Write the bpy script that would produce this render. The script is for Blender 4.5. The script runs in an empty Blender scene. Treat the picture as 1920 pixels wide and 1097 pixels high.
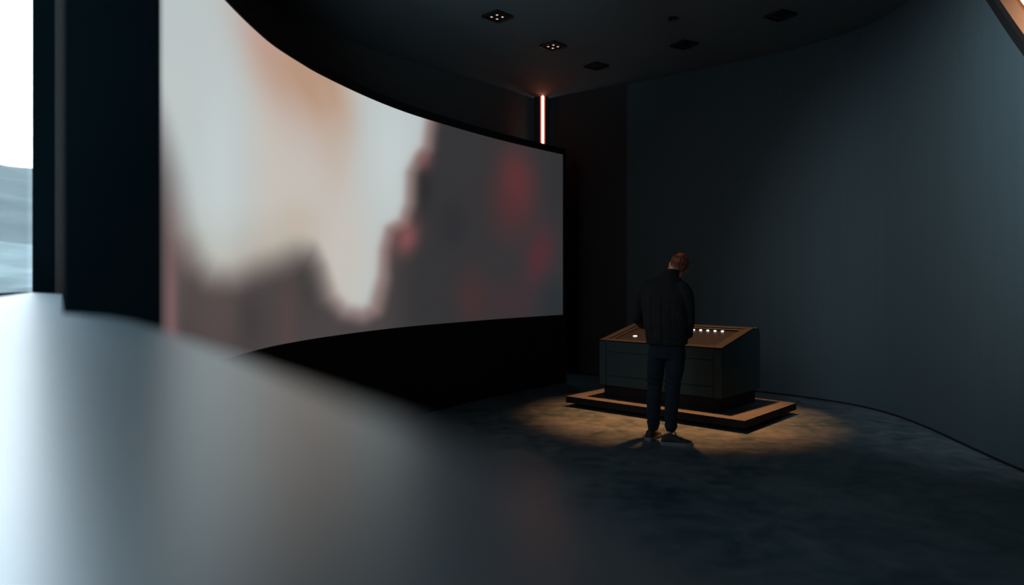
import bpy, bmesh, math, random
from mathutils import Vector, Matrix, noise, Euler
random.seed(4)
PI = math.pi
F = 1330.0; CX = 960.0; HY = 523.0; H = 1.47; ZC = 4.35   # focal (px), horizon row, eye height, ceiling height
S = bpy.context.scene
C = S.collection

# ------------------------------------------------------------------ camera
cam_d = bpy.data.cameras.new('camera'); cam = bpy.data.objects.new('camera', cam_d); C.objects.link(cam)
cam.location = (0, 0, H); cam.rotation_euler = (PI/2, 0, 0)
cam_d.sensor_width = 36; cam_d.lens = F/1920*36
cam_d.shift_y = (HY-548.5)/1920
cam_d.clip_start = 0.01; cam_d.clip_end = 5000
cam_d.dof.use_dof = True; cam_d.dof.focus_distance = 7.0; cam_d.dof.aperture_fstop = 1.1
S.camera = cam
S.view_settings.view_transform = 'Standard'; S.view_settings.look = 'None'
S.view_settings.exposure = 0; S.view_settings.gamma = 1; S.view_settings.use_curve_mapping = False
S.cycles.use_denoising = True
try: S.cycles.denoiser = 'OPENIMAGEDENOISE'
except Exception: pass
S.cycles.max_bounces = 8; S.cycles.diffuse_bounces = 5; S.cycles.glossy_bounces = 4
S.cycles.volume_bounces = 0
S.cycles.sample_clamp_indirect = 4
S.cycles.caustics_reflective = False; S.cycles.caustics_refractive = False

# ------------------------------------------------------------------ sky
w = bpy.data.worlds.new('sky'); S.world = w; w.use_nodes = True
nt = w.node_tree; bg = nt.nodes['Background']
geo = nt.nodes.new('ShaderNodeTexCoord'); sep = nt.nodes.new('ShaderNodeSeparateXYZ')
rmp = nt.nodes.new('ShaderNodeValToRGB')
nt.links.new(geo.outputs['Generated'], sep.inputs[0]); nt.links.new(sep.outputs['Z'], rmp.inputs[0])
rmp.color_ramp.elements[0].position = 0.0; rmp.color_ramp.elements[0].color = (1.0, .945, .885, 1)
rmp.color_ramp.elements[1].position = 0.6; rmp.color_ramp.elements[1].color = (0.36, 0.68, 0.92, 1)
e = rmp.color_ramp.elements.new(0.4); e.color = (0.72, 0.88, 1.0, 1)
nt.links.new(rmp.outputs[0], bg.inputs[0]); bg.inputs[1].default_value = 4.6

# ------------------------------------------------------------------ spotlight added over the console for the warm pool of light (its housing is built below)
LAMP = Vector((1.77, 7.82, ZC))
ld = bpy.data.lights.new('added_console_spot', 'SPOT'); lo = bpy.data.objects.new('added_console_spot', ld); C.objects.link(lo)
lo.location = LAMP - Vector((0, 0, 0.03)); lo.rotation_euler = (math.radians(-2.5), 0, 0)
ld.energy = 2700; ld.color = (1.0, 0.37, 0.13); ld.spot_size = math.radians(46); ld.spot_blend = 0.85; ld.shadow_soft_size = 0.09

# cool spot added out of view to brighten the right wall (housing below)
WASH = Vector((1.5, 3.2, ZC-.12)); WAIM = Vector((3.97, 5.7, 2.45))
wl_ = bpy.data.lights.new('added_washer_light', 'SPOT'); wo_ = bpy.data.objects.new('added_washer_light', wl_); C.objects.link(wo_)
wo_.location = WASH; wo_.rotation_euler = (WAIM-WASH).to_track_quat('-Z', 'Y').to_euler()
wl_.energy = 820; wl_.color = (.84, .93, 1.0); wl_.spot_size = math.radians(67); wl_.spot_blend = 1.0; wl_.shadow_soft_size = .06

# cool unseen spot added behind the near pier to brighten the ceiling (housing below)
UPL = Vector((-1.24, 2.32, 2.6)); UAIM = Vector((-.55, 6.7, ZC))
ul_ = bpy.data.lights.new('added_uplight_light', 'SPOT'); uo_ = bpy.data.objects.new('added_uplight_light', ul_); C.objects.link(uo_)
uo_.location = UPL; uo_.rotation_euler = (UAIM-UPL).to_track_quat('-Z', 'Y').to_euler()
ul_.energy = 300; ul_.color = (.62, .90, 1.0); ul_.spot_size = math.radians(40); ul_.spot_blend = 1.0; ul_.shadow_soft_size = .05

# ------------------------------------------------------------------ materials
def mat(name, col, rough=0.6, metal=0.0, spec=0.5, var=0.0, scale=8, bump=0.0, bscale=60, stretch=None, emit=None, es=1.0):
    m = bpy.data.materials.new(name); m.use_nodes = True
    n = m.node_tree; b = n.nodes['Principled BSDF']
    b.inputs['Base Color'].default_value = (*col, 1); b.inputs['Roughness'].default_value = rough
    b.inputs['Metallic'].default_value = metal; b.inputs['Specular IOR Level'].default_value = spec
    tc = n.nodes.new('ShaderNodeTexCoord'); mp = n.nodes.new('ShaderNodeMapping')
    n.links.new(tc.outputs['Object'], mp.inputs[0])
    if stretch: mp.inputs['Scale'].default_value = stretch
    if var:
        t = n.nodes.new('ShaderNodeTexNoise'); t.inputs['Scale'].default_value = scale; t.inputs['Detail'].default_value = 6
        r = n.nodes.new('ShaderNodeValToRGB'); n.links.new(mp.outputs[0], t.inputs[0]); n.links.new(t.outputs[0], r.inputs[0])
        r.color_ramp.elements[0].position = .3; r.color_ramp.elements[1].position = .7
        r.color_ramp.elements[0].color = (*[c*(1-var) for c in col], 1); r.color_ramp.elements[1].color = (*[min(1, c*(1+var)) for c in col], 1)
        n.links.new(r.outputs[0], b.inputs['Base Color'])
    if bump:
        t2 = n.nodes.new('ShaderNodeTexNoise'); t2.inputs['Scale'].default_value = bscale; t2.inputs['Detail'].default_value = 4
        bp = n.nodes.new('ShaderNodeBump'); bp.inputs['Strength'].default_value = bump; bp.inputs['Distance'].default_value = .01
        n.links.new(mp.outputs[0], t2.inputs[0]); n.links.new(t2.outputs[0], bp.inputs['Height']); n.links.new(bp.outputs[0], b.inputs['Normal'])
    if emit:
        b.inputs['Emission Color'].default_value = (*emit, 1); b.inputs['Emission Strength'].default_value = es
    return m

M = {}
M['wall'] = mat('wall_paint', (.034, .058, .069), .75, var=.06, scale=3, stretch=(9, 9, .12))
M['wall_far'] = mat('wall_far_shade_paint', (.020, .019, .020), .8, var=.05, scale=2)  # shade at the far end of the wall, put into its colour
M['wall_dark'] = mat('dark_wall_paint', (.05, .052, .055), .8, var=.05, scale=2)
M['ceiling'] = mat('ceiling_paint', (.070, .100, .112), .85, var=.04, scale=2)
M['housing'] = mat('black_housing', (.012, .013, .015), .7, spec=.2)
M['black'] = mat('black_paint', (.008, .009, .01), .6, spec=.2)
M['pier'] = mat('dark_pier_panel', (.006, .014, .018), .8, spec=0, var=.1, scale=2)
M['pier_far'] = mat('dark_mullion_paint', (.001, .003, .004), .9, spec=0)
for k_ in ('pier', 'pier_far'): M[k_].node_tree.nodes['Principled BSDF'].inputs['IOR'].default_value = 1.02
M['pier_trim'] = mat('brown_grey_strip', (.010, .009, .009), .7, spec=.1)
M['console'] = mat('console_paint', (.024, .050, .062), .6, spec=.25, var=.06, scale=5)
M['frame'] = mat('console_top_wood', (.0085, .0110, .0145), .8, spec=.04, var=.15, scale=6, stretch=(1, 8, 8))
M['glass_black'] = mat('display_glass', (.006, .008, .012), .25)
M['platform'] = mat('platform_paint', (.050, .056, .060), .7, spec=.2, var=.12, scale=6)
M['platform_side'] = mat('platform_edge_paint', (.010, .013, .015), .7, spec=.1)
M['ledge'] = mat('polished_ledge', (.40, .425, .44), .33, metal=.9, spec=1.0)
M['jacket'] = mat('jacket_cloth', (.014, .016, .018), .9, spec=.2, bump=.3, bscale=220, var=.15, scale=14)
M['trousers'] = mat('trouser_denim', (.012, .020, .030), .9, spec=.2, bump=.3, bscale=200, var=.15, scale=14)
M['shoe'] = mat('shoe_suede', (.020, .018, .018), .8, bump=.2, bscale=150)
M['sole'] = mat('shoe_rubber', (.16, .16, .17), .6)
M['lace'] = mat('shoe_lace', (.02, .02, .02), .8)
M['skin'] = mat('skin', (.62, .36, .26), .5, var=.08, scale=20)
M['eye'] = mat('eye', (.75, .74, .72), .2)
M['hair'] = mat('auburn_hair', (.13, .032, .013), .5, spec=.5, var=.5, scale=40, bump=.6, bscale=60, stretch=(1, 1, .25))
M['lamp_black'] = mat('downlight_metal', (.008, .008, .008), .5)
M['bulb_on'] = mat('lit_bulb', (1, .8, .7), emit=(1, .72, .58), es=.8)
M['bulb_off'] = mat('unlit_bulb', (.03, .03, .03), .2)
M['strip'] = mat('strip_tube', (1, .6, .5), emit=(1.0, .22, .12), es=.7)
M['strip_core'] = mat('strip_core', (1, .9, .85), emit=(1.0, .42, .24), es=8.5)
M['marker'] = mat('display_marker', (.9, .9, .9), emit=(.9, .93, 1.0), es=1.0)
M['plaster'] = mat('niche_plaster', (.62, .42, .28), .85)
M['rock'] = mat('rock', (.15, .145, .135), .95, var=.35, scale=.09)
M['mountain'] = mat('mountain_scrub', (.064, .062, .056), .95, var=.35, scale=.02)
M['ground'] = mat('pale_ground', (.75, .77, .78), .9, var=.15, scale=.1)

def floor_mat():
    m = bpy.data.materials.new('polished_concrete'); m.use_nodes = True; n = m.node_tree; b = n.nodes['Principled BSDF']
    tc = n.nodes.new('ShaderNodeTexCoord')
    def N(scale, det, dist=0):
        t = n.nodes.new('ShaderNodeTexNoise'); t.inputs['Scale'].default_value = scale; t.inputs['Detail'].default_value = det
        t.inputs['Distortion'].default_value = dist; t.inputs['Roughness'].default_value = .6
        n.links.new(tc.outputs['Object'], t.inputs[0]); return t
    a, c = N(1.6, 8, .6), N(7, 8, .3)
    mx = n.nodes.new('ShaderNodeMix'); mx.data_type = 'FLOAT'; mx.inputs[0].default_value = .45
    n.links.new(a.outputs[0], mx.inputs[2]); n.links.new(c.outputs[0], mx.inputs[3])
    r = n.nodes.new('ShaderNodeValToRGB'); n.links.new(mx.outputs[0], r.inputs[0])
    r.color_ramp.elements[0].position = .38; r.color_ramp.elements[0].color = (.024, .050, .062, 1)
    r.color_ramp.elements[1].position = .62; r.color_ramp.elements[1].color = (.102, .128, .140, 1)
    n.links.new(r.outputs[0], b.inputs['Base Color'])
    rr = n.nodes.new('ShaderNodeMapRange'); rr.inputs[3].default_value = .26; rr.inputs[4].default_value = .42
    n.links.new(c.outputs[0], rr.inputs[0]); n.links.new(rr.outputs[0], b.inputs['Roughness'])
    b.inputs['Specular IOR Level'].default_value = .35
    bp = n.nodes.new('ShaderNodeBump'); bp.inputs['Strength'].default_value = .12; bp.inputs['Distance'].default_value = .01
    n.links.new(c.outputs[0], bp.inputs['Height']); n.links.new(bp.outputs[0], b.inputs['Normal'])
    return m
M['floor'] = floor_mat()

def glass_mat():
    m = bpy.data.materials.new('window_glass'); m.use_nodes = True; n = m.node_tree
    n.nodes.remove(n.nodes['Principled BSDF']); out = n.nodes['Material Output']
    t = n.nodes.new('ShaderNodeBsdfTransparent'); g = n.nodes.new('ShaderNodeBsdfGlossy'); g.inputs['Roughness'].default_value = .02
    fr = n.nodes.new('ShaderNodeFresnel'); fr.inputs[0].default_value = 1.25; mx = n.nodes.new('ShaderNodeMixShader')
    gm = n.nodes.new('ShaderNodeNewGeometry'); mm = n.nodes.new('ShaderNodeMath'); mm.operation = 'MULTIPLY'; inv_ = n.nodes.new('ShaderNodeMath'); inv_.operation = 'SUBTRACT'; inv_.inputs[0].default_value = 1
    n.links.new(gm.outputs['Backfacing'], inv_.inputs[1]); n.links.new(fr.outputs[0], mm.inputs[0]); n.links.new(inv_.outputs[0], mm.inputs[1])
    t.inputs[0].default_value = (.97, .975, .97, 1)
    n.links.new(mm.outputs[0], mx.inputs[0]); n.links.new(t.outputs[0], mx.inputs[1]); n.links.new(g.outputs[0], mx.inputs[2]); n.links.new(mx.outputs[0], out.inputs[0])
    return m
M['glass'] = glass_mat()

def screen_mat():
    m = bpy.data.materials.new('screen_picture'); m.use_nodes = True; n = m.node_tree; b = n.nodes['Principled BSDF']
    b.inputs['Base Color'].default_value = (.01, .01, .01, 1); b.inputs['Roughness'].default_value = .5; b.inputs['Specular IOR Level'].default_value = .1
    a = n.nodes.new('ShaderNodeAttribute'); a.attribute_name = 'picture'
    n.links.new(a.outputs['Color'], b.inputs['Emission Color']); b.inputs['Emission Strength'].default_value = 1.0
    return m
M['screen'] = screen_mat()

# ------------------------------------------------------------------ helpers
def P(px, py, D):                       # a point seen at that place in the photograph, D metres away
    return Vector(((px-CX)/F*D, D, H-(py-HY)/F*D))
def G(px, D): return Vector(((px-CX)/F*D, D, 0))
def obj(name, bm, m, parent=None, smooth=False, loc=None):
    me = bpy.data.meshes.new(name); bmesh.ops.recalc_face_normals(bm, faces=bm.faces[:]); bm.to_mesh(me); bm.free()
    ms = m if isinstance(m, (list, tuple)) else [m]
    for x in ms: me.materials.append(x)
    if smooth:
        for p in me.polygons: p.use_smooth = True
    o = bpy.data.objects.new(name, me); C.objects.link(o)
    if parent: o.parent = parent
    if loc: o.location = loc
    return o
def struct(name, bm, m, **k):
    o = obj(name, bm, m, **k); o['kind'] = 'structure'; return o
def tag(o, label, cat, group=None):
    o['label'] = label; o['category'] = cat
    if group: o['group'] = group
    return o
def thing(name, label, cat, loc=(0, 0, 0), rotz=0, group=None):
    o = bpy.data.objects.new(name, None); C.objects.link(o); o.empty_display_size = .1
    o.location = loc; o.rotation_euler = (0, 0, rotz); return tag(o, label, cat, group)
def add_box(bm, x0, x1, y0, y1, z0, z1, mx=None):
    vs = [bm.verts.new(v) for v in [(x0, y0, z0), (x1, y0, z0), (x1, y1, z0), (x0, y1, z0), (x0, y0, z1), (x1, y0, z1), (x1, y1, z1), (x0, y1, z1)]]
    if mx is not None:
        for v in vs: v.co = mx @ v.co
    for f in [(0, 3, 2, 1), (4, 5, 6, 7), (0, 1, 5, 4), (1, 2, 6, 5), (2, 3, 7, 6), (3, 0, 4, 7)]: bm.faces.new([vs[i] for i in f])
    return vs
def prism(bm, pts, z0, z1):
    n = len(pts); a = [bm.verts.new((p[0], p[1], z0)) for p in pts]; b = [bm.verts.new((p[0], p[1], z1)) for p in pts]
    bm.faces.new(a[::-1]); bm.faces.new(b)
    for i in range(n): bm.faces.new([a[i], a[(i+1) % n], b[(i+1) % n], b[i]])
def bevel(bm, off, seg=2):
    es = [e for e in bm.edges if len(e.link_faces) == 2 and e.calc_face_angle(0) > .5]
    bmesh.ops.bevel(bm, geom=es, offset=off, segments=seg, affect='EDGES', profile=.5)
def catmull(pts, n=8):
    out = []; L = len(pts)
    for i in range(L-1):
        p0, p1, p2, p3 = pts[max(0, i-1)], pts[i], pts[i+1], pts[min(L-1, i+2)]
        for k in range(n):
            t = k/n
            out.append(tuple(.5*((2*p1[j])+(-p0[j]+p2[j])*t+(2*p0[j]-5*p1[j]+4*p2[j]-p3[j])*t*t+(-p0[j]+3*p1[j]-3*p2[j]+p3[j])*t**3) for j in range(len(p1))))
    out.append(tuple(pts[-1])); return out
def normals2(path):
    out = []
    for i, p in enumerate(path):
        a = path[max(0, i-1)]; b = path[min(len(path)-1, i+1)]
        d = Vector((b[0]-a[0], b[1]-a[1])).normalized(); out.append(Vector((d.y, -d.x)))   # right-hand side of travel
    return out
def sheet(bm, path, zf0, zf1, thick, side=1, off=0.0):
    """vertical wall along a plan path, from z0 to z1, thickened to one side"""
    ns = normals2(path); rows = []
    for p, n in zip(path, ns):
        a = Vector((p[0], p[1]))+n*side*off; b = a+n*side*thick
        z0 = zf0(p) if callable(zf0) else zf0; z1 = zf1(p) if callable(zf1) else zf1
        rows.append([bm.verts.new((a.x, a.y, z0)), bm.verts.new((a.x, a.y, z1)), bm.verts.new((b.x, b.y, z1)), bm.verts.new((b.x, b.y, z0))])
    for r, s in zip(rows, rows[1:]):
        for k in range(4): bm.faces.new([r[k], r[(k+1) % 4], s[(k+1) % 4], s[k]])
    bm.faces.new(rows[0][::-1]); bm.faces.new(rows[-1])

# ------------------------------------------------------------------ room shell
right_ctl = [(3.72, -3.0), (3.80, 0), (3.86, 3.0), (3.88, 4.5), (3.90, 5.4), (3.97, 6.07), (4.09, 7.0), (4.10, 7.7), (3.98, 8.2), (3.74, 8.62),
             (3.42, 9.0), (3.0, 9.38), (2.33, 9.98), (1.7, 10.48), (1.16, 10.87), (.76, 11.17), (.50, 11.42)]
rpath = catmull(right_ctl, 10)
left_ctl = [(.44, 11.40), (.24, 11.2), (-.12, 10.72), (-.9, 9.9), (-1.9, 8.7), (-2.6, 7.3), (-2.85, 6.0), (-2.76, 5.0), (-2.5, 4.3), (-2.33, 3.8)]
lpath = catmull(left_ctl, 8)
def wall_top(p):                        # the right wall's upper edge dips in a slanted cut near the viewer
    if p[1] > 6.30 or p[1] < 3.2: return ZC
    if p[1] > 4.7: return ZC-(6.30-p[1])*1.24
    if p[1] > 3.6: return ZC-1.98
    return ZC-1.98*(p[1]-3.2)/.4
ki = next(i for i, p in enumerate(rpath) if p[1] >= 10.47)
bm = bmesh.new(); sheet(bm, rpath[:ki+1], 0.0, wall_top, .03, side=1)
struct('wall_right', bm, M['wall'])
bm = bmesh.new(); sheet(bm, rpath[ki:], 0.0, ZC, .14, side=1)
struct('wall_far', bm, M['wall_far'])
# black edge along the slanted cut, and the recessed shadow line at the floor
cut = [p for p in rpath if 3.3 < p[1] < 6.34]
bm = bmesh.new(); sheet(bm, cut, lambda p: wall_top(p)-.055, lambda p: wall_top(p)+.045, .045, side=1, off=-.012)
struct('trim_1', bm, M['black'])
bm = bmesh.new(); sheet(bm, [p for p in rpath if p[1] > 1], 0.0, .018, .02, side=1, off=-.010)
struct('baseboard_right', bm, M['black'])
bm = bmesh.new(); sheet(bm, lpath, 0.0, ZC, .14, side=1)
struct('wall_left', bm, M['wall_dark'])
# walls behind and beside the viewer
bm = bmesh.new(); sheet(bm, [(-1.55, .62), (-1.7, -3.1)], 0, ZC, .14, side=-1); sheet(bm, [(-1.7, -3.05), (3.8, -3.05)], 0, ZC, .14, side=1)
struct('wall_back', bm, M['wall_dark'])
room = [(-2.5, 3.7), (-1.68, .62), (-1.9, -3.2), (5.7, -3.2), (5.7, 8.6), (3.4, 11.7), (-.6, 11.7), (-3.2, 9.0), (-3.2, 4.0)]
bm = bmesh.new(); prism(bm, room, -.12, 0); struct('floor', bm, M['floor'])
bm = bmesh.new(); prism(bm, room, ZC, ZC+.15); struct('ceiling', bm, M['ceiling'])
# warm-lit niche behind the slanted cut
bm = bmesh.new()
add_box(bm, 4.75, 5.42, 2.6, 7.4, 1.6, ZC); add_box(bm, 4.0, 5.42, 2.5, 2.6, 1.6, ZC); add_box(bm, 4.22, 5.42, 7.4, 7.5, 1.6, ZC); add_box(bm, 4.28, 5.42, 2.6, 7.4, 1.5, 1.6)
struct('wall_niche', bm, M['plaster'])

# window beside the ledge
wa, wb = Vector((-2.34, 3.50, 0)), Vector((-1.62, .62, 0))
wd = (wb-wa); wl = wd.length; ang = math.atan2(wd.y, wd.x)
def wmx(): return Matrix.Translation(wa) @ Matrix.Rotation(ang, 4, 'Z')
bm = bmesh.new(); add_box(bm, 0, wl, -.10, .02, 0, 1.40, wmx()); struct('wall_window', bm, M['wall_dark'])
wn = bmesh.new(); add_box(wn, 0.0, wl, -.055, -.045, 1.40, ZC, wmx())
wo = struct('window_1', wn, M['glass'])
bm = bmesh.new()
for z0, z1 in ((1.40, 1.405), (ZC-.08, ZC)): add_box(bm, 0, wl, -.08, -.0, z0, z1, wmx())
add_box(bm, wl-.06, wl, -.08, 0, 1.4, ZC, wmx())
obj('window_frame', bm, M['pier'], wo)
# daylight portal in the window opening
pd = bpy.data.lights.new('window_portal', 'AREA'); pd.shape = 'RECTANGLE'; pd.size = wl; pd.size_y = ZC-1.40; pd.cycles.is_portal = True
po = bpy.data.objects.new('window_portal', pd); C.objects.link(po)
mid = (wa+wb)/2+Vector((0, 0, (ZC+1.4)/2)); nrm = Vector((math.sin(-ang), math.cos(ang), 0))
inward = Vector((-wd.y, wd.x, 0)).normalized()
if inward.x < 0: inward = -inward
po.location = mid-inward*.12
po.rotation_euler = inward.to_track_quat('-Z', 'Z').to_euler()

# piers between the window and the room
bm = bmesh.new(); prism(bm, [G(120, 1.36), G(301, 1.36), G(301, 2.1), G(120, 2.1)], 0, ZC); bevel(bm, .006, 1)
struct('wall_pier_near', bm, M['pier'])
bm = bmesh.new(); prism(bm, [G(60.5, 3.42), G(104, 3.42), G(112, 3.75), G(62, 3.75)], 0, ZC)
struct('wall_pier_far', bm, M['pier_far'])
bm = bmesh.new(); prism(bm, [G(103, 3.40), G(128, 3.40), G(160, 3.75), G(103, 3.75)], 0, ZC)
struct('trim_2', bm, M['pier_trim'])

# ------------------------------------------------------------------ the ledge in the foreground
def L(px, py): D = F*.06/(py-HY); return ((px-CX)/F*D, D)
edge = [L(1500, 1180), L(1300, 1060), L(1150, 980), L(1000, 905), L(850, 832), L(700, 772), L(560, 716), L(430, 664), L(300, 619), L(245, 602), L(200, 594), L(150, 590), L(117, 588)]
poly = [(.30, -.6), (.25, -.25), (.12, 0)]+edge+[L(116, 551.5), L(60, 548.5), L(0, 557), L(-300, 600), (-1.28, .66), (-1.2, -.6)]
lt = thing('ledge', 'glossy dark ledge in the blurred foreground, catching the white window and the screen', 'ledge', (0, 0, 0))
bm = bmesh.new(); prism(bm, poly, H-.10, H-.06); obj('top_slab', bm, M['ledge'], lt)
cen = Vector((-.6, .6))
bm = bmesh.new(); prism(bm, [((Vector(p)-cen)*.93+cen)[:] for p in poly], 0, H-.10); obj('base', bm, M['wall_dark'], lt)

# ------------------------------------------------------------------ curved screen
tops = [(421, 0), (471.3, 50.3), (513, 86), (561.4, 117.4), (601.3, 140.5), (672.5, 175), (735.4, 201.3), (798.3, 222.9), (900, 252.5), (973, 271.2), (1055.3, 290)]
sc = [(-1.66, 3.3), (-1.77, 3.9)]
for x, y in tops:
    D = 2330/(HY-y); sc.append(((x-CX)/F*D, D))
spath = catmull(sc, 14)
ZB, ZT = .966, 3.222
def lin(c):
    c /= 255.0
    return c/12.92 if c <= .04045 else ((c+.055)/1.055)**2.4
bright_poly = [(290, -400), (314, -400), (322, 330), (340, 430), (366, 490), (395, 520), (440, 522), (480, 505), (520, 492), (555, 476), (585, 474), (602, 500), (618, 555), (645, 585), (680, 592), (704, 580),
               (720, 520), (722, 470), (732, 432), (758, 418), (770, 380), (772, 325), (786, 298), (803, 278), (808, 235), (812, 205), (830, -400)]
bright_poly[0] = (250, -400); bright_poly.insert(1, (250, 120)); bright_poly[2] = (296, 240)
def sdist(x, y, poly):
    best = 1e9; ins = False; n = len(poly)
    for i in range(n):
        x1, y1 = poly[i]; x2, y2 = poly[(i+1) % n]
        dx, dy = x2-x1, y2-y1; t = max(0, min(1, ((x-x1)*dx+(y-y1)*dy)/(dx*dx+dy*dy+1e-9)))
        d = math.hypot(x-x1-t*dx, y-y1-t*dy); best = min(best, d)
        if (y1 > y) != (y2 > y) and x < (x2-x1)*(y-y1)/(y2-y1)+x1: ins = not ins
    return best if ins else -best
def ss(a, b, x):
    t = max(0, min(1, (x-a)/(b-a))); return t*t*(3-2*t)
def mixc(a, b, t): return tuple(a[i]*(1-t)+b[i]*t for i in range(3))
def picture(x, y):
    def g(cx, cy, sx, sy, tilt=0): 
        u = x-cx-tilt*(y-cy); return math.exp(-.5*((u/sx)**2+((y-cy)/sy)**2))
    c = mixc((186, 195, 195), (196, 190, 183), ss(430, 520, x)*(1-ss(620, 700, x)))
    c = mixc(c, (178, 172, 160), ss(360, 520, y)*(1-ss(520, 640, x)))
    c = mixc(c, (196, 206, 206), .7*g(410, 330, 30, 130)+.8*g(730, 290, 35, 90))
    c = mixc(c, (187, 157, 145), min(1, 1.0*g(505, 90, 36, 95, .35)))
    c = mixc(c, (182, 147, 124), min(1, 1.1*g(606, 170, 32, 62, .25)+.7*g(560, 110, 40, 50)))
    c = mixc(c, (190, 172, 160), .6*g(625, 270, 22, 70, .1))
    c = mixc(c, (198, 192, 184), .7*g(660, 470, 35, 90))
    c = mixc(c, (190, 176, 160), .6*g(560, 420, 30, 30))
    d = mixc((74, 67, 67), (52, 51, 53), ss(690, 800, x))
    d = mixc(d, (104, 86, 88), .8*g(342, 420, 12, 70)); d = mixc(d, (124, 92, 94), .9*g(322, 590, 9, 130)+.0)
    d = mixc(d, (92, 78, 76), .6*g(420, 590, 40, 60)); d = mixc(d, (60, 56, 58), .7*g(470, 600, 22, 50)+.6*g(580, 530, 16, 40)); d = mixc(d, (88, 68, 68), .6*g(540, 610, 11, 70))
    d = mixc(d, (100, 50, 53), .9*g(968, 345, 24, 48, .05)); d = mixc(d, (80, 46, 48), .6*g(955, 390, 26, 40))
    d = mixc(d, (86, 44, 52), .85*g(1012, 482, 18, 38, -.15)); d = mixc(d, (74, 47, 48), .7*g(885, 560, 20, 38))
    d = mixc(d, (66, 46, 50), .6*g(960, 570, 40, 30)); d = mixc(d, (38, 46, 50), .8*g(1040, 570, 22, 34)); d = mixc(d, (42, 44, 48), .6*g(850, 420, 20, 30)+.4*g(1045, 330, 18, 60))
    d = mixc(d, (40, 40, 42), .7*g(795, 350, 11, 30))
    s = sdist(x, y, bright_poly); wdt = 26*(1-ss(560, 640, x))+20; 
    wdt += 8*ss(480, 560, y)*ss(580, 640, x)
    
    b = ss(-wdt, wdt, s)
    o = mixc(d, c, b)
    o = mixc(o, (140, 100, 95), .45*math.exp(-.5*((s)/10)**2)*ss(560, 720, x))
    o = mixc(o, (165, 92, 94), .65*g(763, 447, 16, 22, -.2)); o = mixc(o, (128, 84, 84), .6*g(797, 300, 10, 14))
    return o
NV = 90
bm = bmesh.new(); cl = bm.loops.layers.float_color.new('picture'); grid = []
cols = {}
for i, p in enumerate(spath):
    px = CX+p[0]/p[1]*F; col = []
    for j in range(NV+1):
        z = ZB+(ZT-ZB)*j/NV; v = bm.verts.new((p[0], p[1], z)); py = HY-(z-H)/p[1]*F
        c = picture(px, py); cols[v] = tuple(lin(k) for k in c); col.append(v)
    grid.append(col)
for a, b in zip(grid, grid[1:]):
    for j in range(NV):
        f = bm.faces.new([a[j], b[j], b[j+1], a[j+1]])
        for lp in f.loops: lp[cl] = (*cols[lp.vert], 1)
sr = thing('video_wall', 'long curved screen showing blurred pale and dark red shapes', 'screen', (0, 0, 0))
ex = spath[-1]
hp = spath+[(ex[0]+.045, ex[1]+.055)]
# housing: black box behind, with a thin rim round the lit face
bm2 = bmesh.new(); sheet(bm2, hp, 0.0, 3.31, .30, side=-1, off=.02); 
hs = obj('housing', bm2, M['housing'], sr)
bm3 = bmesh.new(); sheet(bm3, hp, ZT, 3.31, .04, side=-1, off=-.01); sheet(bm3, hp, 0.0, ZB, .04, side=-1, off=-.01); sheet(bm3, hp[-2:], ZB, ZT, .04, side=-1, off=-.01)
obj('rim', bm3, M['black'], sr)
obj('display_surface', bm, M['screen'], sr)

# black return wall to the right of the screen
# ------------------------------------------------------------------ glowing strip in the far corner
t = thing('light_strip', 'thin vertical glowing orange light tube in the dark far corner', 'light', (0, 0, 0))
c0 = P(1017.5, 188, 11.13)
zb = 2.9
bm = bmesh.new(); add_box(bm, c0.x-.13, c0.x-.035, 11.15, 11.19, zb, ZC-.01); add_box(bm, c0.x+.035, c0.x+.09, 11.15, 11.19, zb, ZC-.01); add_box(bm, c0.x-.13, c0.x+.09, 11.18, 11.21, zb, ZC-.01)
obj('channel', bm, M['black'], t)
bm = bmesh.new(); bmesh.ops.create_cone(bm, cap_ends=True, segments=16, radius1=.014, radius2=.014, depth=ZC-.02-zb, matrix=Matrix.Translation((c0.x, 11.13, (ZC+zb)/2)))
obj('tube', bm, M['strip_core'], t, True)
bm = bmesh.new()
for s in (-1, 1): add_box(bm, c0.x+s*.026-.009, c0.x+s*.026+.009, 11.10, 11.18, zb, ZC-.02)
obj('diffuser', bm, M['strip'], t)

# niche lamp: warm tube lying behind the slanted edge
cp = [p for p in rpath if 4.75 < p[1] < 6.28]
bm = bmesh.new(); sheet(bm, cp, lambda p: wall_top(p)-.14, lambda p: wall_top(p)-.10, .04, side=1, off=.30)
M['warm'] = mat('warm_tube', (1, .7, .4), emit=(1.0, .50, .24), es=45.0)
tag(obj('light_strip', bm, M['warm']), 'warm strip light behind the slanted black edge in the upper right corner', 'light')

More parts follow.
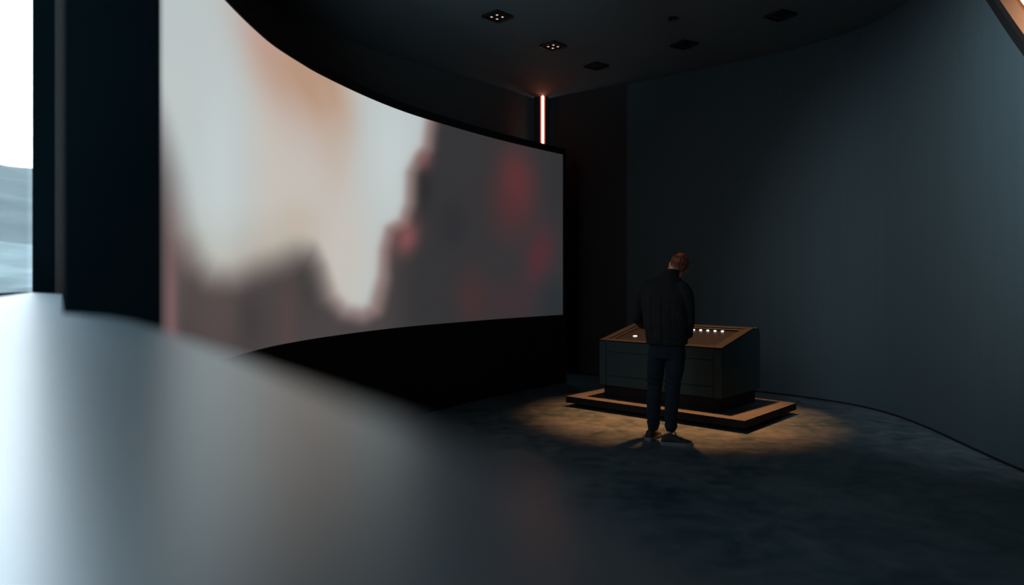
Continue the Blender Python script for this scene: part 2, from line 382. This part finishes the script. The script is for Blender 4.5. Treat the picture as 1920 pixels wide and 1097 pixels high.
# ------------------------------------------------------------------ ceiling downlights
def downlight(px, py, lit, label, loc=None, rot=.72, n_on=4):
    if loc is None:
        D = F*(ZC-H)/(HY-py); loc = ((px-CX)/F*D, D, ZC)
    t = thing('ceiling_downlight', label, 'ceiling light', loc, rot, 'square downlights in the ceiling')
    a = .12
    bm = bmesh.new()
    for (x0, x1, y0, y1) in ((-a, a, -a, -a+.014), (-a, a, a-.014, a), (-a, -a+.014, -a+.014, a-.014), (a-.014, a, -a+.014, a-.014)): add_box(bm, x0, x1, y0, y1, -.030, 0)
    add_box(bm, -a+.01, a-.01, -a+.01, a-.01, -.004, -.001)
    obj('frame', bm, M['lamp_black'], t)
    for sx in (-1, 1):
        for sy in (-1, 1):
            bm = bmesh.new(); bmesh.ops.create_cone(bm, cap_ends=True, segments=20, radius1=.030, radius2=.026, depth=.018, matrix=Matrix.Translation((sx*.042, sy*.042, -.014)))
            s = obj('spot_socket', bm, M['lamp_black'], t, False)
            bm = bmesh.new(); bmesh.ops.create_uvsphere(bm, u_segments=14, v_segments=8, radius=.014, matrix=Matrix.Translation((sx*.042, sy*.042, -.022)) @ Matrix.Diagonal((1, 1, .4, 1)))
            obj('bulb', bm, M['bulb_on' if lit else 'bulb_off'], s, True)
    return t
downlight(932, 28, True, 'square black downlight with four lit bulbs, nearest of the two lit ones', rot=.80)
downlight(1037, 84, True, 'square black downlight with lit bulbs, farther of the two lit ones above the strip light', rot=.80)
downlight(1118, 122, False, 'unlit square downlight farthest back in the ceiling', rot=.6)
downlight(1283, 82, False, 'unlit square downlight, middle of the three dark ones', rot=.5)
downlight(1463, 27, False, 'unlit square downlight nearest the right wall', rot=.5)
t = thing('added_spotlight', 'added small round black spotlight ring in the dark ceiling above the console', 'ceiling light', LAMP)
bm = bmesh.new(); bmesh.ops.create_cone(bm, cap_ends=False, segments=24, radius1=.050, radius2=.044, depth=.02, matrix=Matrix.Translation((0, 0, -.010))); obj('ring', bm, M['lamp_black'], t)
bm = bmesh.new(); bmesh.ops.create_circle(bm, cap_ends=True, segments=20, radius=.040, matrix=Matrix.Translation((0, 0, -.002))); obj('baffle', bm, M['lamp_black'], t)

t = thing('added_wall_washer', 'added black cylindrical spotlight out of view, brightening the right wall', 'ceiling light', (WASH.x, WASH.y, ZC))
qd = (WAIM-WASH).normalized(); qm = qd.to_track_quat('Z', 'Y').to_matrix().to_4x4()
bm = bmesh.new(); bmesh.ops.create_cone(bm, cap_ends=False, segments=24, radius1=.055, radius2=.060, depth=.16, matrix=Matrix.Translation(WASH-t.location-qd*.05) @ qm); obj('barrel', bm, M['lamp_black'], t)
bm = bmesh.new(); bmesh.ops.create_cone(bm, cap_ends=True, segments=16, radius1=.012, radius2=.012, depth=.12, matrix=Matrix.Translation(Vector((0, 0, -.06))-qd*.06)); obj('stem', bm, M['lamp_black'], t)

t = thing('added_uplight', 'small black spot lamp added unseen behind the dark pier to brighten the ceiling', 'light', (UPL.x, UPL.y, UPL.z))
qd = (UAIM-UPL).normalized(); qm = qd.to_track_quat('Z', 'Y').to_matrix().to_4x4()
bm = bmesh.new(); bmesh.ops.create_cone(bm, cap_ends=False, segments=24, radius1=.045, radius2=.050, depth=.12, matrix=Matrix.Translation(-qd*.04) @ qm); obj('barrel', bm, M['lamp_black'], t)
bm = bmesh.new(); add_box(bm, -.015, .015, -.24, -.03, -.12, -.06); obj('bracket', bm, M['lamp_black'], t)

# ------------------------------------------------------------------ platform and console
U = Vector((-.742, .670, 0)); V = Vector((.670, .742, 0))      # along the front, and into depth
def frame_mx(o): return Matrix(((U.x, V.x, 0, o[0]), (U.y, V.y, 0, o[1]), (0, 0, 1, 0), (0, 0, 0, 1)))
pc = (2.21, 6.74)
pt = bpy.data.objects.new('platform', None); C.objects.link(pt); pt.location = (pc[0], pc[1], 0)
pt.rotation_euler = (0, 0, math.atan2(U.y, U.x)-0)   # local x runs along U; local y = -V
tag(pt, 'low dark rectangular platform under the console, lit warm from above', 'platform')
# local frame: x along U, y along -V
bm = bmesh.new(); add_box(bm, 0, 2.14, -1.32, 0, .0475, .12); bevel(bm, .004, 1); 
pdk = obj('deck', bm, [M['platform'], M['platform_side']], pt)
for p in pdk.data.polygons:
    if abs(p.normal.z) < .5: p.material_index = 1
bm = bmesh.new(); add_box(bm, .12, 2.02, -1.20, -.12, 0, .0475); obj('recessed_foot', bm, M['black'], pt)

ct = bpy.data.objects.new('display_console', None); C.objects.link(ct); ct.location = (2.10, 7.11, .12); ct.rotation_euler = pt.rotation_euler
tag(ct, 'dark box console with a sloping framed glass display on a low platform', 'console')
W_, DP = 1.483, .94; z0 = .12
def Zt(s): return (.768+(.936-.768)*min(1, s/.80))-z0      # height of the sloping top at depth s
zbm = .267-z0
# body from a side profile
prof = [(0, zbm), (.0, Zt(0)-.012), (.012, Zt(0)-.004), (.80, Zt(.8)-.004), (.86, Zt(.8)+.002), (.91, Zt(.8)-.012), (.935, Zt(.8)-.045), (.94, Zt(.8)-.09), (.94, zbm)]
def prof_prism(bm, prof, x0, x1):
    a = [bm.verts.new((x0, -s, z)) for s, z in prof]; b = [bm.verts.new((x1, -s, z)) for s, z in prof]; n = len(prof)
    bm.faces.new(a); bm.faces.new(b[::-1])
    for i in range(n): bm.faces.new([a[i], b[i], b[(i+1) % n], a[(i+1) % n]])
bm = bmesh.new(); prof_prism(bm, [(s+(.012 if i < 3 else 0), z-(.03 if 0 < i < 5 else 0)) for i, (s, z) in enumerate(prof)], .02, W_-.02)
obj('body', bm, M['console'], ct)
for x0 in (0, W_-.085):
    bm = bmesh.new(); prof_prism(bm, prof, x0, x0+.085); bevel(bm, .004, 1); obj('end_panel', bm, M['console'], ct)
def front(name, za, zb2, m=M['console']):
    bm = bmesh.new(); add_box(bm, .092, W_-.092, -.03, -.002, za, zb2); bevel(bm, .003, 1); return obj(name, bm, m, ct)
zt0 = Zt(0)
front('front_rail', zt0-.115, zt0-.005)
front('front_panel', zt0-.385, zt0-.127)
front('kick_panel', zbm, zt0-.397)
bm = bmesh.new(); add_box(bm, .04, W_-.04, -.90, -.04, 0, zbm); obj('plinth', bm, M['black'], ct)
# top frame laid on the slope (own matrix)
sl = math.atan2(Zt(.8)-Zt(0), .80)
LS = .80/math.cos(sl)
tm = Matrix.Translation((0, 0, Zt(0)-.004)) @ Matrix.Rotation(-sl, 4, 'X')   # local: x along U, y -> -depth along slope
def slope_box(bm, x0, x1, s0, s1, h0, h1): add_box(bm, x0, x1, -s1, -s0, h0, h1, tm)
fr = []
for nm, (x0, x1, s0, s1) in (('frame_side', (.0, .085, .0, LS)), ('frame_side', (W_-.085, W_, .0, LS)), ('frame_front', (.09, W_-.09, .0, .075)), ('frame_back', (.09, W_-.09, LS-.075, LS))):
    bm = bmesh.new(); slope_box(bm, x0, x1, s0, s1, 0, .012); bevel(bm, .003, 1); obj(nm, bm, M['frame'], ct)
bm = bmesh.new()
for (x0, x1, s0, s1) in ((.09, .125, .08, LS-.08), (W_-.125, W_-.09, .08, LS-.08), (.125, W_-.125, .08, .10), (.125, W_-.125, LS-.10, LS-.08)): slope_box(bm, x0, x1, s0, s1, -.02, -.002)
obj('inner_lip', bm, M['frame'], ct)
bm = bmesh.new(); slope_box(bm, .10, W_-.10, .08, LS-.08, -.026, -.016); dsp = obj('display', bm, M['glass_black'], ct)
for i in range(5):
    tt, s = .31+i*.0865, .665
    bm = bmesh.new()
    prm = [(.017*(1 if k % 2 == 0 else .72)*math.cos(k*PI/6), .017*(1 if k % 2 == 0 else .72)*math.sin(k*PI/6)) for k in range(12)]
    prism(bm, prm, -.016, -.006)
    for v in bm.verts: v.co = tm @ (v.co+Vector((tt, -s/math.cos(sl), 0)))
    obj('light_marker', bm, M['marker'], dsp)
bm = bmesh.new(); prism(bm, [(.026*math.cos(k*PI/8), .018*math.sin(k*PI/8)) for k in range(16)], -.016, -.010)
for v in bm.verts: v.co = tm @ (v.co+Vector((1.20, -.30/math.cos(sl), 0)))
obj('light_marker', bm, M['marker'], dsp)

# ------------------------------------------------------------------ the person
def capsule(bm, a, b, ra, rb, seg=16):
    a, b = Vector(a), Vector(b); d = b-a; q = (d.normalized() if d.length > 1e-6 else Vector((0, 0, 1))).to_track_quat('Z', 'Y')
    mx = Matrix.Translation((a+b)/2) @ q.to_matrix().to_4x4()
    if d.length > 1e-5: bmesh.ops.create_cone(bm, cap_ends=True, segments=seg, radius1=ra, radius2=rb, depth=d.length, matrix=mx)
    for p, r in ((a, ra), (b, rb)): bmesh.ops.create_uvsphere(bm, u_segments=seg, v_segments=10, radius=r*1.0, matrix=Matrix.Translation(p))
def chain(bm, pts):
    for (a, ra), (b, rb) in zip(pts, pts[1:]): capsule(bm, a, b, ra, rb)
def ell(bm, c, r, rot=None):
    mx = Matrix.Translation(c) @ (rot if rot is not None else Matrix.Identity(4)) @ Matrix.Diagonal((*r, 1))
    bmesh.ops.create_uvsphere(bm, u_segments=24, v_segments=16, radius=1, matrix=mx)
def loft(bm, rings, yaw, seg=36, power=2.4):
    rows = []
    for c, hw, hd in rings:
        row = []
        for k in range(seg):
            a = 2*PI*k/seg; ca, sa = math.cos(a), math.sin(a)
            x = hw*math.copysign(abs(ca)**(2/power), ca); y = hd*math.copysign(abs(sa)**(2/power), sa)
            row.append(bm.verts.new((c.x+x*math.cos(yaw)-y*math.sin(yaw), c.y+x*math.sin(yaw)+y*math.cos(yaw), c.z)))
        rows.append(row)
    for r, s in zip(rows, rows[1:]):
        for k in range(seg): bm.faces.new([r[k], r[(k+1) % seg], s[(k+1) % seg], s[k]])
    bm.faces.new(rows[0][::-1]); bm.faces.new(rows[-1])
def fused(name, bm, m, parent, voxel, smooth_it=4, origin=Vector((0, 0, 0)), post=None):
    """one continuous surface out of overlapping solids"""
    me = bpy.data.meshes.new(name+'_src'); bmesh.ops.recalc_face_normals(bm, faces=bm.faces[:]); bm.to_mesh(me); bm.free()
    o = bpy.data.objects.new(name+'_src', me); C.objects.link(o)
    r = o.modifiers.new('r', 'REMESH'); r.mode = 'VOXEL'; r.voxel_size = voxel
    s = o.modifiers.new('s', 'SMOOTH'); s.iterations = smooth_it; s.factor = .5
    dg = bpy.context.evaluated_depsgraph_get(); ev = o.evaluated_get(dg); nm = bpy.data.meshes.new_from_object(ev)
    bpy.data.objects.remove(o); nm.name = name
    if post:
        for v in nm.vertices: v.co = post(v.co.copy(), v.normal.copy())
    for v in nm.vertices: v.co -= origin
    nm.materials.clear(); nm.materials.append(m)
    for p in nm.polygons: p.use_smooth = True
    k = bpy.data.objects.new(name, nm); C.objects.link(k)
    if parent: k.parent = parent
    return k
root = Vector((1.36, 6.42, 0))
person = thing('person', 'person standing with bent head at the console, dark jacket and trousers, seen from behind', 'person', root)
YAW = -math.radians(24)
fw = Vector((math.sin(-YAW), math.cos(YAW), 0)); rt = Vector((math.cos(YAW), math.sin(YAW), 0))
# joints
shL, shR = P(1207, 540, 6.60), P(1285, 545, 6.40)
elL, elR = P(1194, 595, 6.62), P(1289, 624, 6.43)
wrL, wrR = P(1224, 611, 6.86), P(1273, 619, 6.71)
hipL, hipR = P(1234, 650, 6.50), P(1265, 650, 6.42)
knL, knR = P(1228, 722, 6.53), P(1261, 722, 6.40)
anL, anR = P(1225, 803, 6.47), P(1257, 808, 6.34)
chest = P(1247, 555, 6.50); pelvis = P(1250, 640, 6.46); neck = P(1258, 513, 6.60); headc = P(1271.5, 501, 6.665)
HEADR = (Matrix.Rotation(YAW*.55, 4, 'Z') @ Matrix.Rotation(math.radians(20), 4, 'Y') @ Matrix.Rotation(math.radians(-34), 4, 'X'))
def hd(x, y, z): return headc+(HEADR.to_3x3() @ Vector((x, y, z)))
bm = bmesh.new()
# skull, jaw, face
ell(bm, hd(0, -.012, .025), (.074, .092, .088), HEADR); ell(bm, hd(0, .022, -.035), (.060, .070, .075), HEADR); ell(bm, hd(0, .055, -.075), (.036, .036, .030), HEADR)
ell(bm, hd(0, .086, -.015), (.012, .020, .026), HEADR); ell(bm, hd(0, .100, -.030), (.013, .012, .010), HEADR)
ell(bm, hd(0, .084, -.058), (.022, .010, .006), HEADR); ell(bm, hd(0, .082, -.068), (.019, .010, .006), HEADR)
ell(bm, hd(0, .074, .020), (.052, .020, .010), HEADR)
for s in (-1, 1):
    ell(bm, hd(s*.028, .074, .000), (.013, .012, .009), HEADR)
    ell(bm, hd(s*.078, -.004, -.012), (.008, .020, .032), HEADR)
    ell(bm, hd(s*.083, -.012, .006), (.005, .015, .014), HEADR)
chain(bm, [(hd(0, -.03, -.04), .056), (neck, .056), (P(1251, 526, 6.56), .062)])
# trunk and limbs under the clothes
loft(bm, [(P(1252, 528, 6.56), .08, .055), (P(1247, 538, 6.54), .13, .075), (chest, .145, .09), (P(1249, 600, 6.48), .135, .09), (pelvis, .145, .095), (P(1250, 662, 6.46), .13, .09)], YAW, 28)
for sh, el, wr in ((shL, elL, wrL), (shR, elR, wrR)): chain(bm, [(sh-Vector((0,0,.02)), .040), (el, .034), (wr, .026)])
for hp_, kn, an in ((hipL, knL, anL), (hipR, knR, anR)): chain(bm, [(hp_, .075), (kn, .050), (an+Vector((0, 0, .01)), .036)])
# hands: palm, four bent fingers of different length, thumb from the side of the palm
def hand(wr, d, side):
    d = d.normalized(); up = Vector((0, 0, 1)); lat = d.cross(up).normalized()*side; nrm = lat.cross(d).normalized()
    pal = wr+d*.055
    for k in range(4):
        o = (k-1.5)*.019; base = wr+d*.085+lat*o; L1 = (.040, .045, .042, .034)[k]
        chain(bm, [(wr+d*.012+lat*o*.75, .015), (base, .0125)])
        kn1 = base+d*L1*.8-up*L1*.35; kn2 = kn1+d*L1*.25-up*L1*.62; tip = kn2-d*L1*.25-up*L1*.35
        chain(bm, [(base, .0095), (kn1, .0088), (kn2, .0082), (tip, .0072)])
    tb = wr+d*.030-lat*.030; t1 = tb+d*.030-lat*.022-up*.006; t2 = t1+d*.028-lat*.004-up*.008
    chain(bm, [(wr+d*.015-lat*.014, .015), (tb, .013), (t1, .0105), (t2, .009)])
hand(wrL, Vector((fw+rt*.30-Vector((0, 0, .15)))), 1)
hand(wrR, Vector((fw-rt*.35-Vector((0, 0, .15)))), -1)
body = fused('body', bm, M['skin'], person, .0052, 2, root)
# eyes
for s in (-1, 1):
    b2 = bmesh.new(); bmesh.ops.create_uvsphere(b2, u_segments=14, v_segments=10, radius=.0115, matrix=Matrix.Translation(hd(s*.029, .080, .001)-root))
    obj('eye', b2, M['eye'], person, True)
# hair
b2 = bmesh.new(); ell(b2, hd(0, -.018, .036), (.086, .103, .092), HEADR)
ell(b2, hd(0, -.062, -.030), (.064, .042, .070), HEADR); ell(b2, hd(0, .050, .078), (.055, .045, .032), HEADR)
ell(b2, hd(-.066, .004, .022), (.016, .046, .040), HEADR); ell(b2, hd(.066, .004, .022), (.016, .046, .040), HEADR)
inv = HEADR.to_3x3().inverted()
def hair_post(co, n):
    q = inv @ (co-headc); k = noise.noise(Vector((q.x*55, q.y*18, q.z*26)))*.006+noise.noise(Vector((q.x*140, q.y*40, q.z*60)))*.003
    if q.y > .062 and q.z < .055: n = n*0; co = co-(HEADR.to_3x3() @ Vector((0, .5*(q.y-.062), 0)))
    return co+n*k
fused('hair', b2, M['hair'], person, .0045, 2, root, hair_post)
# jacket: body, sleeves, collar
b2 = bmesh.new()
loft(b2, [(P(1251, 645.5, 6.44), .182, .125), (P(1251, 636, 6.44), .190, .135), (P(1250, 615, 6.45), .200, .145), (P(1248, 590, 6.47), .208, .148), (P(1247, 562, 6.50), .212, .145),
          (P(1246, 543, 6.53), .208, .132), (P(1246, 532, 6.545), .192, .118), (P(1247, 524, 6.555), .150, .100), (P(1251, 518, 6.57), .100, .082), (P(1256, 511, 6.59), .074, .072), (P(1257, 507.5, 6.595), .070, .068)], YAW, 48, 2.3)
chain(b2, [(P(1213, 537, 6.58), .062), (P(1203, 548, 6.61), .066), (P(1197, 570, 6.62), .060), (elL, .056), (P(1206, 606, 6.72), .052), (P(1219, 610, 6.82), .043)])
chain(b2, [(P(1279, 541, 6.43), .066), (P(1286, 552, 6.41), .068), (P(1290, 575, 6.40), .062), (P(1291, 600, 6.40), .056), (P(1289, 626, 6.43), .053), (P(1282, 623, 6.56), .047), (P(1274, 620, 6.68), .041)])
def fold(co, n):
    r = co-chest; x = r.dot(rt); back = n.dot(fw) < .1; z = co.z
    k = 0
    if back:
        if 0.90 < z < 1.395:                                   # pleats below the yoke seam
            for c_, wd_, dp in ((-.085, .008, .007), (.012, .008, .008), (.095, .010, .006), (-.04, .04, -.004)):
                k -= dp*math.exp(-((x-c_-.01*math.sin(z*9))/wd_)**2)*min(1, (1.395-z)*12)
            k += .008*noise.noise(Vector((x*11, z*2.5, 1)))
        k -= .005*math.exp(-((z-1.395)/.006)**2)                 # yoke seam
    k += .007*noise.noise(Vector((co.x*9, co.y*9, z*14)))+.004*noise.noise(Vector((co.x*22, co.y*22, z*9)))
    if z < .94: k -= .005*math.exp(-((z-.925)/.010)**2)          # hem band
    return co+n*k
fused('jacket', b2, M['jacket'], person, .0075, 2, root, fold)
# a stand-up collar
b2 = bmesh.new()
for ra, za in ((0, 0),):
    rows = []
    for (hgt, rr) in ((-.02, .078), (.027, .074), (.032, .068), (-.02, .066)):
        rows.append([b2.verts.new(neck+rt*(rr*math.cos(a))+fw*(rr*math.sin(a))*1.02+Vector((0, 0, hgt-.012*math.sin(a)))-fw*.006-root) for a in [2*PI*k/30 for k in range(30)]])
    for i in range(4):
        r, s = rows[i], rows[(i+1) % 4]
        for k in range(30): b2.faces.new([r[k], r[(k+1) % 30], s[(k+1) % 30], s[k]])
obj('collar', b2, M['jacket'], person, True)
# trousers
b2 = bmesh.new()
loft(b2, [(P(1251, 672, 6.46), .150, .105), (P(1251, 655, 6.46), .163, .118), (P(1250, 635, 6.46), .16, .115), (P(1250, 622, 6.46), .15, .11)], YAW, 32)
chain(b2, [(P(1233, 662, 6.50), .090), (P(1229, 695, 6.52), .080), (knL, .068), (P(1226, 750, 6.50), .066), (P(1225, 780, 6.485), .060), (P(1225, 796, 6.475), .056)])
chain(b2, [(P(1267, 662, 6.42), .092), (P(1265, 695, 6.41), .083), (knR, .070), (P(1260, 752, 6.37), .064), (P(1258, 782, 6.355), .059), (P(1258, 800, 6.34), .055)])
def crease(co, n):
    z = co.z; k = .006*noise.noise(Vector((co.x*10, co.y*10, z*11)))
    if z < .32: k += .006*math.sin(z*95+3*noise.noise(Vector((co.x*12, co.y*12, z*4))))*(1-z/.34)
    k += .005*math.exp(-((z-.53)/.05)**2)*math.sin(z*110+co.x*30)
    return co+n*k
fused('trousers', b2, M['trousers'], person, .007, 2, root, crease)
# shoes
def shoe(heel, toe):
    heel, toe = Vector((*heel, 0)), Vector((*toe, 0)); d = (toe-heel); Ls = d.length; d.normalize(); sd = Vector((d.y, -d.x, 0))
    def q(u, s, z): return heel+d*u*Ls+sd*s+Vector((0, 0, z))-root
    sec = [(0.0, .026, .058), (.04, .034, .082), (.16, .038, .100), (.30, .038, .106), (.42, .040, .092), (.58, .045, .068), (.75, .047, .052), (.90, .040, .044), (.97, .028, .036), (1.0, .014, .026)]
    b3 = bmesh.new(); rows = []
    for u, hw, ht in sec:
        rows.append([b3.verts.new(q(u, hw*c_, .022+(ht-.022)*z_)) for c_, z_ in ((-1, 0), (-1, .35), (-.86, .72), (-.5, .95), (0, 1), (.5, .95), (.86, .72), (1, .35), (1, 0))])
    for r, s in zip(rows, rows[1:]):
        for k in range(8): b3.faces.new([r[k], r[k+1], s[k+1], s[k]])
        b3.faces.new([r[8], r[0], s[0], s[8]])
    b3.faces.new(rows[0]); b3.faces.new(rows[-1][::-1])
    o = obj('shoe', b3, M['shoe'], person, True)
    m = o.modifiers.new('s', 'SUBSURF'); m.levels = 1; m.render_levels = 1
    b3 = bmesh.new(); rim = [(u, -hw-.003) for u, hw, _ in sec]+[(u, hw+.003) for u, hw, _ in sec[::-1]]
    a = [b3.verts.new(q(u if 0 < u < 1 else u+(-.015 if u == 0 else .015), s, 0)) for u, s in rim]; b = [b3.verts.new(q(u if 0 < u < 1 else u+(-.02 if u == 0 else .012), s*1.02, .030)) for u, s in rim]
    b3.faces.new(a[::-1]); b3.faces.new(b)
    for i in range(len(a)): b3.faces.new([a[i], a[(i+1) % len(a)], b[(i+1) % len(a)], b[i]])
    so = obj('sole', b3, M['sole'], o); so['label'] = 'pale rubber sole'
    b3 = bmesh.new()
    for i, u in enumerate((.44, .49, .54, .59, .64)):
        z = .094-i*.006; chain(b3, [(q(u, -.022, z-.006), .003), (q(u+.01, 0, z+.002), .003), (q(u, .022, z-.006), .003)])
    for s in (-1, 1): chain(b3, [(q(.42, 0, .100), .0028), (q(.45, s*.02, .112), .0028), (q(.47, s*.032, .092), .0028)])
    obj('lace', b3, M['lace'], o, True)
shoe((1.232, 6.44), (1.385, 6.66)); shoe((1.325, 6.30), (1.595, 6.245))

# ------------------------------------------------------------------ outdoors
def terrain(name, x0, x1, y0, y1, nx, ny, hf, m):
    bm = bmesh.new(); g = []
    for i in range(nx+1):
        g.append([bm.verts.new((x0+(x1-x0)*i/nx, y0+(y1-y0)*j/ny, hf(x0+(x1-x0)*i/nx, y0+(y1-y0)*j/ny))) for j in range(ny+1)])
    for i in range(nx):
        for j in range(ny): bm.faces.new([g[i][j], g[i+1][j], g[i+1][j+1], g[i][j+1]])
    return obj(name, bm, m, None, True)
def ridge_h(x, y):
    if y < 1: y = 1
    px = CX+x/y*F; d = math.hypot(x, y)
    n = noise.fractal(Vector((x*.008, y*.008, 2)), 1.0, 2.1, 5)*16
    crest = 118+12*math.sin(x*.011+1)+22*math.sin(x*.0041)+n
    t = max(0, min(1, (d-230)/470)); return -6+(crest+6)*(t**.9)
o = terrain('mountain', -1700, -100, 150, 1300, 100, 80, ridge_h, M['mountain']); o['kind'] = 'structure'
def hill_h(x, y):
    d = Vector((x+150, y-185)); return -7+20*math.exp(-(d.x/70)**2-(d.y/60)**2)+noise.fractal(Vector((x*.05, y*.05, 5)), 1.0, 2.1, 5)*2.2
o = terrain('rocky_slope', -330, -55, 90, 330, 70, 70, hill_h, M['rock']); o['kind'] = 'structure'
o = terrain('ground', -1800, -3.5, -300, 1400, 20, 20, lambda x, y: -5.0, M['ground']); o['kind'] = 'structure'
# distant haze: a real scattering volume well beyond the window
hz = bpy.data.materials.new('haze'); hz.use_nodes = True; n = hz.node_tree; n.nodes.remove(n.nodes['Principled BSDF'])
vs = n.nodes.new('ShaderNodeVolumeScatter'); vs.inputs['Color'].default_value = (1.0, .97, .93, 1); vs.inputs['Density'].default_value = .00015; vs.inputs['Anisotropy'].default_value = .2
n.links.new(vs.outputs[0], n.nodes['Material Output'].inputs['Volume'])
bm = bmesh.new(); add_box(bm, -1750, -40, 40, 1390, -8, 190); ho = struct('haze', bm, hz)
